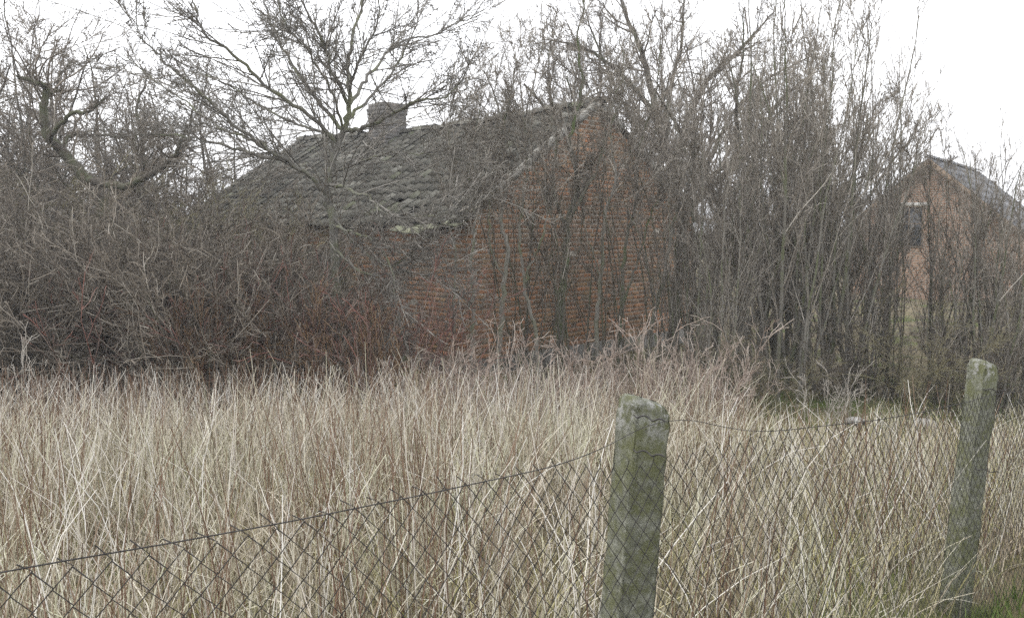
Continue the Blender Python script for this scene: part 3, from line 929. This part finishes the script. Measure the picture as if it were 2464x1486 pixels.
# hero plants drawn from their limbs -------------------------------
def hero(name, label, cat, limbs, spec, stem_mat, twig_mat, seed, base_px, group=None, thick=1.0):
    """limbs: (list of (px,py,Y), r0, r1)"""
    rng = np.random.default_rng(seed)
    bx, by = xy(base_px[0], base_px[1])
    base = np.array([bx, by, float(ground(bx, by)) - .05])
    root = thing(name, label, cat, tuple(base), 0, group)
    st = []
    for ctrl, r0, r1 in limbs:
        W3 = np.array([at(*c) if len(c) == 3 and c[2] > 0 else base for c in ctrl])
        n = max(8, 5 * len(ctrl))
        p = catmull(W3, n)
        jit = rng.normal(0, .012, p.shape); jit[0] = 0
        st.append((p + jit, np.linspace(r0, r1, n) * thick))
    # common sampling for twigs
    P = np.stack([catmull(p, 24) for p, r in st]); Q = np.stack([np.interp(np.linspace(0, 1, 24), np.linspace(0, 1, len(r)), r) for p, r in st])
    lv = levels(P, Q, spec, rng)
    nm = 'limb' if cat == 'tree' else 'stem'
    for p, r in st:
        g = Geo(); tubes(g, p[None] - base, r[None], 7)
        add(nm, g.mesh(nm, stem_mat, True), root)
    g = Geo()
    for p, r, s in lv: tubes(g, p - base, r, s)
    tag(add('twigs', g.mesh('twigs', twig_mat), root), kind='stuff')
    return root

B = (0, 0, 0)     # stands for the base point
Y = 12.0
plum = [
    ([B, (806, 560, Y), (786, 480, Y), (798, 400, Y), (826, 312, Y), (842, 250, Y), (838, 170, Y + .2), (850, 90, Y + .3), (872, 0, Y + .4), (880, -120, Y + .5)], .085, .010),
    ([(812, 345, Y), (745, 280, Y - .4), (650, 212, Y - .8), (560, 130, Y - 1.1), (490, 80, Y - 1.3), (466, 0, Y - 1.4), (450, -60, Y - 1.5)], .04, .006),
    ([(826, 312, Y), (760, 240, Y + .3), (700, 150, Y + .7), (660, 70, Y + .9), (622, -20, Y + 1)], .04, .008),
    ([(840, 255, Y), (800, 170, Y - .4), (770, 90, Y - .6), (728, 10, Y - .8), (700, -60, Y - .9)], .035, .007),
    ([(842, 250, Y), (890, 180, Y + .4), (950, 110, Y + .8), (1060, 74, Y + 1.1), (1160, 28, Y + 1.3)], .035, .005),
    ([(826, 315, Y), (880, 305, Y - .3), (945, 275, Y - .6), (1010, 240, Y - .8), (1075, 232, Y - .9), (1130, 150, Y - 1)], .042, .006),
    ([(835, 290, Y), (900, 225, Y + .5), (960, 150, Y + .9), (1000, 60, Y + 1.2), (1010, -30, Y + 1.3)], .03, .006),
    ([(786, 470, Y), (752, 430, Y - .2), (690, 388, Y - .4), (600, 330, Y - .7), (500, 240, Y - 1), (400, 150, Y - 1.2), (345, 90, Y - 1.3), (318, 30, Y - 1.4)], .045, .005),
    ([(690, 388, Y - .4), (620, 372, Y - .2), (540, 350, Y + .1), (450, 330, Y + .3), (370, 325, Y + .4), (240, 328, Y + .5)], .035, .007),
    ([(640, 355, Y - .5), (590, 330, Y - .2), (520, 300, Y + .2), (440, 240, Y + .5), (360, 180, Y + .7), (270, 110, Y + .9)], .028, .005),
    ([(790, 440, Y), (830, 455, Y - .5), (890, 475, Y - .9), (930, 512, Y - 1.2), (1010, 522, Y - 1.4), (1100, 505, Y - 1.5), (1190, 470, Y - 1.5)], .032, .005),
    ([(793, 420, Y), (850, 395, Y - .3), (930, 372, Y - .6), (1020, 370, Y - .8), (1110, 385, Y - .9)], .026, .005),
    ([(800, 540, Y), (850, 560, Y - .6), (900, 580, Y - .9), (940, 640, Y - 1.2), (950, 720, Y - 1.3), (965, 800, Y - 1.4)], .026, .006),
    ([(800, 520, Y), (860, 590, Y - .5), (940, 640, Y - .9), (1010, 585, Y - 1.2), (1075, 540, Y - 1.3), (1130, 505, Y - 1.4)], .022, .005),
    ([(806, 600, Y), (880, 660, Y - .6), (960, 655, Y - .9), (1050, 665, Y - 1.1), (1110, 720, Y - 1.2)], .022, .005),
    ([(826, 312, Y), (800, 230, Y - .5), (745, 130, Y - .9), (690, 60, Y - 1.2), (660, -30, Y - 1.3)], .026, .006),
    ([(838, 265, Y), (860, 160, Y - .5), (905, 60, Y - .8), (920, -60, Y - 1)], .028, .006),
    ([(818, 330, Y), (720, 300, Y + .5), (620, 250, Y + .9), (520, 190, Y + 1.2), (430, 170, Y + 1.4)], .028, .005),
]
PLUM_SPEC = [dict(m=30, t0=.12, t1=1, ang=.62, dang=.25, lr=.46, rr=.5, n=7, wob=.055, up=.012, rmin=.005, rlim=(.0045, .011)),
             dict(m=8, t0=.1, t1=1, ang=.75, dang=.25, lr=.36, rr=.6, n=4, wob=.09, up=.02, rmin=.0038),
             dict(m=3, t0=.1, t1=1, ang=.8, dang=.3, lr=.42, rr=.7, n=2, wob=.15, up=.02, rmin=.0035)]
hero('plum_tree', 'spreading bare tree with smooth grey limbs standing before the tiled roof', 'tree', plum, PLUM_SPEC, M['pale_bark'], M['pale_twig'], 31, (812, Y), None, .78)

Y = 14.8
apple = [
    ([B, (255, 520, Y), (205, 430, Y), (150, 365, Y), (112, 320, Y), (106, 250, Y), (112, 215, Y), (90, 200, Y - .2), (40, 185, Y - .4)], .12, .03),
    ([(150, 365, Y), (120, 330, Y - .3), (170, 275, Y - .6), (215, 270, Y - .7), (250, 240, Y - .9)], .05, .015),
    ([(150, 362, Y), (165, 330, Y + .4), (240, 325, Y + .6), (320, 335, Y + .7)], .04, .012),
    ([(112, 225, Y), (150, 215, Y + .3), (140, 190, Y + .5), (170, 150, Y + .6)], .04, .012),
    ([(205, 430, Y), (290, 450, Y - .4), (360, 420, Y - .7), (410, 385, Y - .8), (440, 330, Y - .9), (470, 260, Y - 1)], .07, .015),
    ([(255, 520, Y), (330, 470, Y + .5), (345, 370, Y + .8), (330, 260, Y + 1), (360, 180, Y + 1.1)], .06, .012),
]
hero('apple_tree', 'crooked dark fruit tree with an elbowed trunk leaning out of the left hedge', 'tree', apple,
     [dict(m=16, t0=.3, t1=1, ang=.85, dang=.3, lr=.32, rr=.5, n=7, wob=.24, up=.05, rmin=.004, rlim=(.003, .02)),
      dict(m=8, t0=.1, t1=1, ang=.85, dang=.3, lr=.4, rr=.6, n=5, wob=.26, up=.05, rmin=.003),
      dict(m=4, t0=.1, t1=1, ang=.8, dang=.3, lr=.45, rr=.7, n=2, wob=.2, up=.03, rmin=.0025)],
     M['dark_bark'], M['dark_twig'], 32, (300, Y))
Y = 16.5
diag = [
    ([B, (1640, 560, Y), (1660, 500, Y), (1720, 440, Y), (1790, 385, Y), (1830, 320, Y + .2), (1880, 240, Y + .4), (1950, 180, Y + .6)], .11, .02),
    ([(1760, 410, Y), (1775, 330, Y - .3), (1772, 240, Y - .4), (1785, 140, Y - .5), (1790, 20, Y - .5)], .05, .01),
    ([(1660, 500, Y), (1640, 420, Y + .5), (1600, 340, Y + .8), (1580, 250, Y + 1)], .05, .012),
]
hero('leaning_tree', 'dark tree with a thick diagonal trunk leaning out of the thicket beside the gable', 'tree', diag,
     [dict(m=16, t0=.3, t1=1, ang=.7, dang=.3, lr=.34, rr=.5, n=7, wob=.15, up=.06, rmin=.004, rlim=(.003, .02)),
      dict(m=8, t0=.1, t1=1, ang=.7, dang=.3, lr=.4, rr=.6, n=4, wob=.18, up=.05, rmin=.003),
      dict(m=4, t0=.1, t1=1, ang=.7, dang=.3, lr=.45, rr=.7, n=2, wob=.2, up=.03, rmin=.0025)],
     M['dark_bark'], M['twig'], 33, (1620, Y))

Y = 21.5
fork = [
    ([B, (1640, 560, Y), (1625, 450, Y), (1600, 340, Y), (1575, 250, Y), (1545, 130, Y + .3), (1500, 20, Y + .6), (1480, -80, Y + .7)], .17, .02),
    ([(1620, 430, Y), (1650, 300, Y - .4), (1715, 180, Y - .8), (1790, 110, Y - 1), (1860, 30, Y - 1.1)], .09, .015),
    ([(1600, 340, Y), (1612, 220, Y + .6), (1640, 100, Y + .9), (1650, -40, Y + 1)], .08, .015),
    ([(1585, 290, Y), (1530, 215, Y - .5), (1460, 150, Y - .9), (1390, 110, Y - 1.1), (1310, 95, Y - 1.2)], .07, .012),
    ([(1612, 390, Y), (1540, 310, Y + .8), (1495, 240, Y + 1.1), (1440, 120, Y + 1.4), (1400, 0, Y + 1.5)], .07, .012),
    ([(1635, 500, Y), (1700, 400, Y + .6), (1760, 280, Y + 1), (1850, 190, Y + 1.3), (1960, 130, Y + 1.4)], .08, .012),
]
hero('forked_tree', 'broad dark tree with curving forked limbs behind the right slope of the gable', 'tree', fork,
     [dict(m=22, t0=.25, t1=1, ang=.7, dang=.28, lr=.36, rr=.45, n=7, wob=.12, up=.03, rmin=.007, rlim=(.006, .03)),
      dict(m=9, t0=.1, t1=1, ang=.7, dang=.28, lr=.42, rr=.55, n=4, wob=.15, up=.04, rmin=.005),
      dict(m=5, t0=.1, t1=1, ang=.7, dang=.3, lr=.45, rr=.7, n=2, wob=.16, up=.03, rmin=.004)],
     M['dark_bark'], M['dark_twig'], 34, (1650, Y))

SAP = [dict(m=29, t0=.46, t1=1, ang=.45, dang=.2, lr=.27, rr=.5, n=7, wob=.09, up=.05, rmin=.0044, rlim=(.0035, .012)),
       dict(m=9, t0=.1, t1=1, ang=.65, dang=.25, lr=.45, rr=.6, n=4, wob=.18, up=.04, rmin=.0036),
       dict(m=4, t0=.1, t1=1, ang=.75, dang=.3, lr=.48, rr=.7, n=2, wob=.2, up=.03, rmin=.003)]
Y = 12.6
saps = [
    ('thin dark sapling standing at the corner of the brick gable', 'bark', (1132, 12.4), [([B, (1135, 800, 12.4), (1140, 740, 12.4), (1134, 640, 12.4), (1142, 520, 12.4), (1128, 400, 12.5), (1150, 300, 12.6), (1160, 200, 12.6)], .045, .006)], 41),
    ('curved grey sapling with a kinked trunk before the gable', 'bark', (1190, 12.5), [([B, (1206, 783, 12.5), (1212, 690, 12.5), (1222, 600, 12.5), (1206, 532, 12.5), (1222, 430, 12.6), (1210, 320, 12.6), (1235, 200, 12.6), (1240, 120, 12.7)], .062, .006),
        ([(1214, 675, 12.5), (1180, 590, 12.4), (1178, 500, 12.3), (1190, 400, 12.3), (1170, 310, 12.3)], .025, .005)], 42),
    ('forked slim sapling before the middle of the gable', 'bark', (1292, 12.6), [([B, (1290, 800, 12.6), (1268, 720, 12.6), (1256, 640, 12.6), (1250, 532, 12.6), (1270, 420, 12.7), (1262, 300, 12.7), (1290, 180, 12.8), (1310, 80, 12.9)], .045, .006),
        ([(1262, 700, 12.6), (1275, 640, 12.5), (1300, 585, 12.4), (1318, 500, 12.4), (1310, 400, 12.4), (1330, 280, 12.4)], .03, .005)], 43),
    ('thick mossy green trunk standing before the brick gable', 'mossy_bark', (1352, 12.9), [([B, (1349, 800, 12.9), (1352, 711, 12.9), (1360, 639, 12.9), (1370, 532, 12.9), (1390, 440, 12.9), (1372, 340, 12.9), (1400, 220, 13), (1390, 100, 13), (1410, -20, 13)], .10, .01),
        ([(1372, 532, 12.9), (1400, 470, 12.7), (1440, 400, 12.6), (1460, 300, 12.6), (1500, 180, 12.6)], .04, .006),
        ([(1366, 560, 12.9), (1330, 450, 13.1), (1340, 330, 13.2), (1320, 200, 13.2), (1330, 60, 13.2)], .04, .006)], 44),
    ('slim grey sapling right of the mossy trunk', 'bark', (1440, 13.1), [([B, (1438, 760, 13.1), (1446, 675, 13.1), (1453, 532, 13.1), (1480, 430, 13.1), (1470, 320, 13.2), (1500, 200, 13.2), (1490, 80, 13.3)], .055, .007),
        ([(1446, 675, 13.1), (1420, 590, 13.0), (1402, 500, 12.9), (1420, 400, 12.8)], .02, .005)], 45),
    ('grey sapling cluster before the right side of the gable', 'mossy_bark', (1486, 13.3), [([B, (1484, 865, 13.3), (1496, 740, 13.3), (1503, 604, 13.3), (1530, 480, 13.4), (1540, 350, 13.4), (1580, 220, 13.5), (1590, 90, 13.5)], .06, .007),
        ([(1496, 740, 13.3), (1530, 640, 13.2), (1560, 540, 13.1), (1600, 430, 13), (1640, 330, 13)], .03, .006)], 46),
    ('leaning grey sapling between the gable and the thicket', 'bark', (1560, 13.2), [([B, (1570, 780, 13.2), (1600, 660, 13.2), (1620, 540, 13.2), (1660, 420, 13.2), (1680, 300, 13.3), (1720, 180, 13.3)], .055, .007)], 47),
    ('thin wavy sapling shading the tiled roof slope', 'bark', (1100, 12.1), [([B, (1090, 760, 12.1), (1096, 640, 12.1), (1080, 520, 12.1), (1096, 420, 12.1), (1080, 320, 12.1), (1090, 220, 12.1)], .03, .005)], 48),
]
for lab, bm, bp, limbs, seed in saps:
    hero('sapling', lab, 'sapling', limbs, SAP, M[bm], M['twig'], seed, bp, 'saplings before the gable', .72)

# ------------------------------------------------------------------ dry grass and stalks
def lumps(x, y, seed):
    r = np.random.default_rng(seed); v = 0
    for _ in range(7):
        kx, ky, p = r.normal(0, 1.3), r.normal(0, 1.3), r.uniform(0, 6.28)
        v = v + np.sin(kx * x + ky * y + p)
    return v / 3.7

def field_points(n, rng, ymin=1.6, ymax=11.2, near=1.2):
    """random spots behind the fence, inside a wide wedge"""
    out = []
    need = n
    while need > 0:
        m = need * 3
        u = rng.uniform(0, 1, m)
        Yv = ymin + (ymax - ymin) * u ** near
        X = rng.uniform(-.72, .72, m) * (Yv + .6)
        keep = ((X - FP[0]) * FN[0] + (Yv - FP[1]) * FN[1] > 0.03)
        keep &= rng.uniform(0, 1, m) < (Yv + .6) / (ymax + .6)
        # clear of the cottage
        p = np.stack([X[keep], Yv[keep]], -1)
        out.append(p[:need]); need -= len(p[:need])
    return np.concatenate(out)

def edge_limit(x):      # far edge of the grass
    return 10.4 + 0.6 * np.sin(1.1 * x) + 0.5 * np.sin(2.9 * x + 1) + .3 * np.sin(6.1 * x)

def blades(name, pts, h, wdt, lean, bend, mat, rng, seg=4, tube=False, kink=0.0):
    n = len(pts)
    z = ground(pts[:, 0], pts[:, 1]) - 0.02
    P = np.stack([pts[:, 0], pts[:, 1], z], -1)
    az = rng.uniform(0, 2 * math.pi, n)
    D = np.stack([np.cos(az) * lean, np.sin(az) * lean, np.ones(n)], -1)
    bd = np.stack([np.cos(az + rng.normal(0, .8, n)), np.sin(az + rng.normal(0, .8, n)), -0.25 * np.ones(n)], -1) * bend[:, None]
    d = norm(D)
    pl = np.empty((n, seg + 1, 3)); pl[:, 0] = P
    for i in range(seg):
        d = norm(d + bd * (0.4 + i * .5) / seg + rng.normal(0, kink, (n, 3)))
        pl[:, i + 1] = pl[:, i] + d * (h / seg)[:, None]
    t = np.linspace(0, 1, seg + 1)[None]
    g = Geo()
    if tube:
        tubes(g, pl, (wdt / 2)[:, None] * (1 - .6 * t), 3)
    else:
        fa = rng.uniform(0, 2 * math.pi, n)
        side = np.stack([np.cos(fa), np.sin(fa), rng.normal(0, .2, n)], -1)[:, None, :]
        wv = (wdt / 2)[:, None] * (1 - .8 * t ** 1.5)
        A = pl - side * wv[..., None]; Bv = pl + side * wv[..., None]
        V = np.stack([A, Bv], 2).reshape(-1, 3)
        k = np.arange(seg)
        q = np.stack([2 * k, 2 * k + 1, 2 * k + 3, 2 * k + 2], -1)
        Fq = (q[None] + (np.arange(n) * 2 * (seg + 1))[:, None, None]).reshape(-1, 4)
        g.put(V, Fq)
    return add(name, g.mesh(name, mat))

def build_field():
    rng = np.random.default_rng(11)
    def sel(n, edge=0.0, **k):
        p = field_points(n, rng, **k)
        lim = edge_limit(p[:, 0]) - np.where(p[:, 0] < -.4, .9, 0) + edge
        return p[p[:, 1] < lim]
    p = sel(22000, near=1.1)
    c = sel(1050, near=1.1)                                   # tussocks
    cz = np.repeat(np.arange(len(c)), 24)
    q = c[cz] + rng.normal(0, .035, (len(cz), 2))
    q = q[((q - FP) @ FN) > .02]
    nu = len(p); p = np.concatenate([p, q])
    low = np.where(p[:, 0] > 0.2 * p[:, 1] + .5, .8, 1) * (1 - .55 * np.clip((p[:, 0] / p[:, 1] - .2) / .1, 0, 1) * np.clip((p[:, 1] - 4.5) / 2, 0, 1))
    hm = (0.47 + 0.2 * lumps(p[:, 0], p[:, 1], 1) + .06 * lumps(3 * p[:, 0], 3 * p[:, 1], 4)) * low
    o = blades('dry_grass', p, np.clip(hm * rng.uniform(.45, 1.25, len(p)), .13, 1), rng.uniform(.0035, .0085, len(p)), np.abs(rng.normal(0, .30, len(p))), np.abs(rng.normal(0, .95, len(p))), M['straw'], rng)
    tag(o, 'tall beige dry grass filling the plot behind the wire fence', 'grass', kind='stuff')
    p = sel(12500, near=1.1)
    hm = (0.60 + 0.16 * lumps(p[:, 0], p[:, 1], 2)) * (1 - .6 * np.clip((p[:, 0] / p[:, 1] - .2) / .1, 0, 1) * np.clip((p[:, 1] - 4.5) / 2, 0, 1))
    o = blades('dry_stalks', p, hm * rng.uniform(.55, 1.3, len(p)), rng.uniform(.0035, .0075, len(p)), np.abs(rng.normal(0, .26, len(p))), np.abs(rng.normal(0, .42, len(p))), M['straw'], rng, 4, True, .10)
    tag(o, 'stiff thin dry stalks standing through the beige grass', 'stalks', kind='stuff')
    p = np.concatenate([sel(5200, near=.9), np.stack([rng.uniform(-6.2, 1.2, 750), rng.uniform(8.6, 10.5, 750)], -1)])
    keepl = rng.uniform(0, 1, len(p)) < np.where(p[:, 0] < .1 * p[:, 1], 1, .6)
    p = p[keepl]
    cut = 1 - .5 * np.clip((p[:, 0] / p[:, 1] - .2) / .1, 0, 1) * np.clip((p[:, 1] - 4.5) / 2, 0, 1)
    o = blades('bleached_stalks', p, cut * rng.uniform(.4, .95, len(p)), rng.uniform(.0035, .0075, len(p)), np.abs(rng.normal(0, .2, len(p))), np.abs(rng.normal(0, .35, len(p))), M['pale_stalk'], rng, 5, True, .10)
    tag(o, 'bleached whitish broken stalks scattered through the dry grass', 'stalks', kind='stuff')
    p = sel(1500, near=1.0)
    p = p[lumps(p[:, 0], p[:, 1], 5) > -.2]
    o = blades('fallen_straw', p, rng.uniform(.3, .8, len(p)), rng.uniform(.005, .010, len(p)), np.abs(rng.normal(1.1, .5, len(p))), np.abs(rng.normal(0, .4, len(p))), M['pale_stalk'], rng, 4, False, .08)
    tag(o, 'pale broken straw lying slanted across the dry grass', 'straw', kind='stuff')
    # brown weed stems in loose groups
    c = sel(430, near=1.1)
    c = c[rng.uniform(0, 1, len(c)) < np.where(c[:, 0] < 0, 1, .6)]
    p = np.concatenate([c + rng.normal(0, .12, c.shape) for _ in range(10)])
    p = p[((p - FP) @ FN > 0.05)]
    cut = 1 - .5 * np.clip((p[:, 0] / p[:, 1] - .2) / .1, 0, 1) * np.clip((p[:, 1] - 4.5) / 2, 0, 1)
    o = blades('weed_stems', p, cut * rng.uniform(.55, .95, len(p)), rng.uniform(.004, .007, len(p)), np.abs(rng.normal(0, .1, len(p))), np.abs(rng.normal(0, .12, len(p))), M['weed_stem'], rng, 5, True, .06)
    tag(o, 'reddish brown dead weed stems standing among the dry grass', 'weeds', kind='stuff')
    # fading green undergrowth
    p = sel(20000, near=1.1)
    o = blades('fading_grass', p, rng.uniform(.12, .46, len(p)), rng.uniform(.003, .007, len(p)), np.abs(rng.normal(0, .5, len(p))), np.abs(rng.normal(0, .8, len(p))), M['straw_green'], rng, 3)
    tag(o, 'low yellow green grass at the foot of the dry stalks', 'grass', kind='stuff')
    # short green grass on the road side of the fence and on the bare edge at right
    m = 9000
    s = rng.uniform(1.0, 4.2, m); off = -rng.uniform(0.02, 1.0, m)
    q = FP + FD * s[:, None] + FN * off[:, None]
    k = np.stack([rng.uniform(3.2, 7.5, 7000), rng.uniform(9.4, 12.5, 7000)], -1)
    q = np.concatenate([q, k])
    o = blades('green_grass', q, rng.uniform(.05, .16, len(q)), rng.uniform(.003, .006, len(q)), np.abs(rng.normal(0, .4, len(q))), np.abs(rng.normal(0, .5, len(q))), M['green_grass'], rng, 3)
    tag(o, 'short green grass at the foot of the fence and thicket', 'grass', kind='stuff')
build_field()

def stone(label, px, Y, s, seed):
    rng = np.random.default_rng(seed)
    n, m = 10, 6
    V = []
    for i in range(m + 1):
        ph = math.pi * (i + .001) / (m + .002)
        for j in range(n):
            th_ = 2 * math.pi * j / n
            k = 1 + .18 * math.sin(3 * th_ + seed) * math.sin(ph) + rng.normal(0, .05) * math.sin(ph)
            V.append((s * k * math.sin(ph) * math.cos(th_), s * .7 * k * math.sin(ph) * math.sin(th_), s * .45 * math.cos(ph)))
    Fq = [(i * n + j, (i + 1) * n + j, (i + 1) * n + (j + 1) % n, i * n + (j + 1) % n) for i in range(m) for j in range(n)]
    x, y = xy(px, Y)
    o = add('stone', mesh('stone', V, Fq, M['stone'], True), None, (x, y, float(ground(x, y)) + s * .3))
    tag(o, label, 'stone')
stone('rounded pale field stone lying at the edge of the thicket', 2070, 10.4, .12, 1)
stone('flat pale stone lying in the grass near the mossy post', 2235, 10.2, .15, 2)

# ------------------------------------------------------------------ added volume imitating veiling lens glare, lifts the shadows
hm_, hnt, hb = mat_new('glare_veil')
hnt.nodes.remove(hb)
pv = hnt.nodes.new('ShaderNodeVolumePrincipled')
pv.inputs['Color'].default_value = (0.93, 0.96, 1.0, 1)
pv.inputs['Density'].default_value = 0.0025
pv.inputs['Anisotropy'].default_value = 0.2
pv.inputs['Density Attribute'].default_value = ''
pv.inputs['Temperature Attribute'].default_value = ''
hm_.cycles.homogeneous_volume = True
hm_.cycles.volume_sampling = 'MULTIPLE_IMPORTANCE'
hnt.links.new(pv.outputs[0], hnt.nodes['Material Output'].inputs['Volume'])
tag(add('glare_veil', Geo().put(*box(-950, 950, -80, 1600, -1.5, 13.5)).mesh('glare_veil', hm_)), 'added thin pale veil imitating lens glare over the plot', 'glare_veil', kind='stuff')
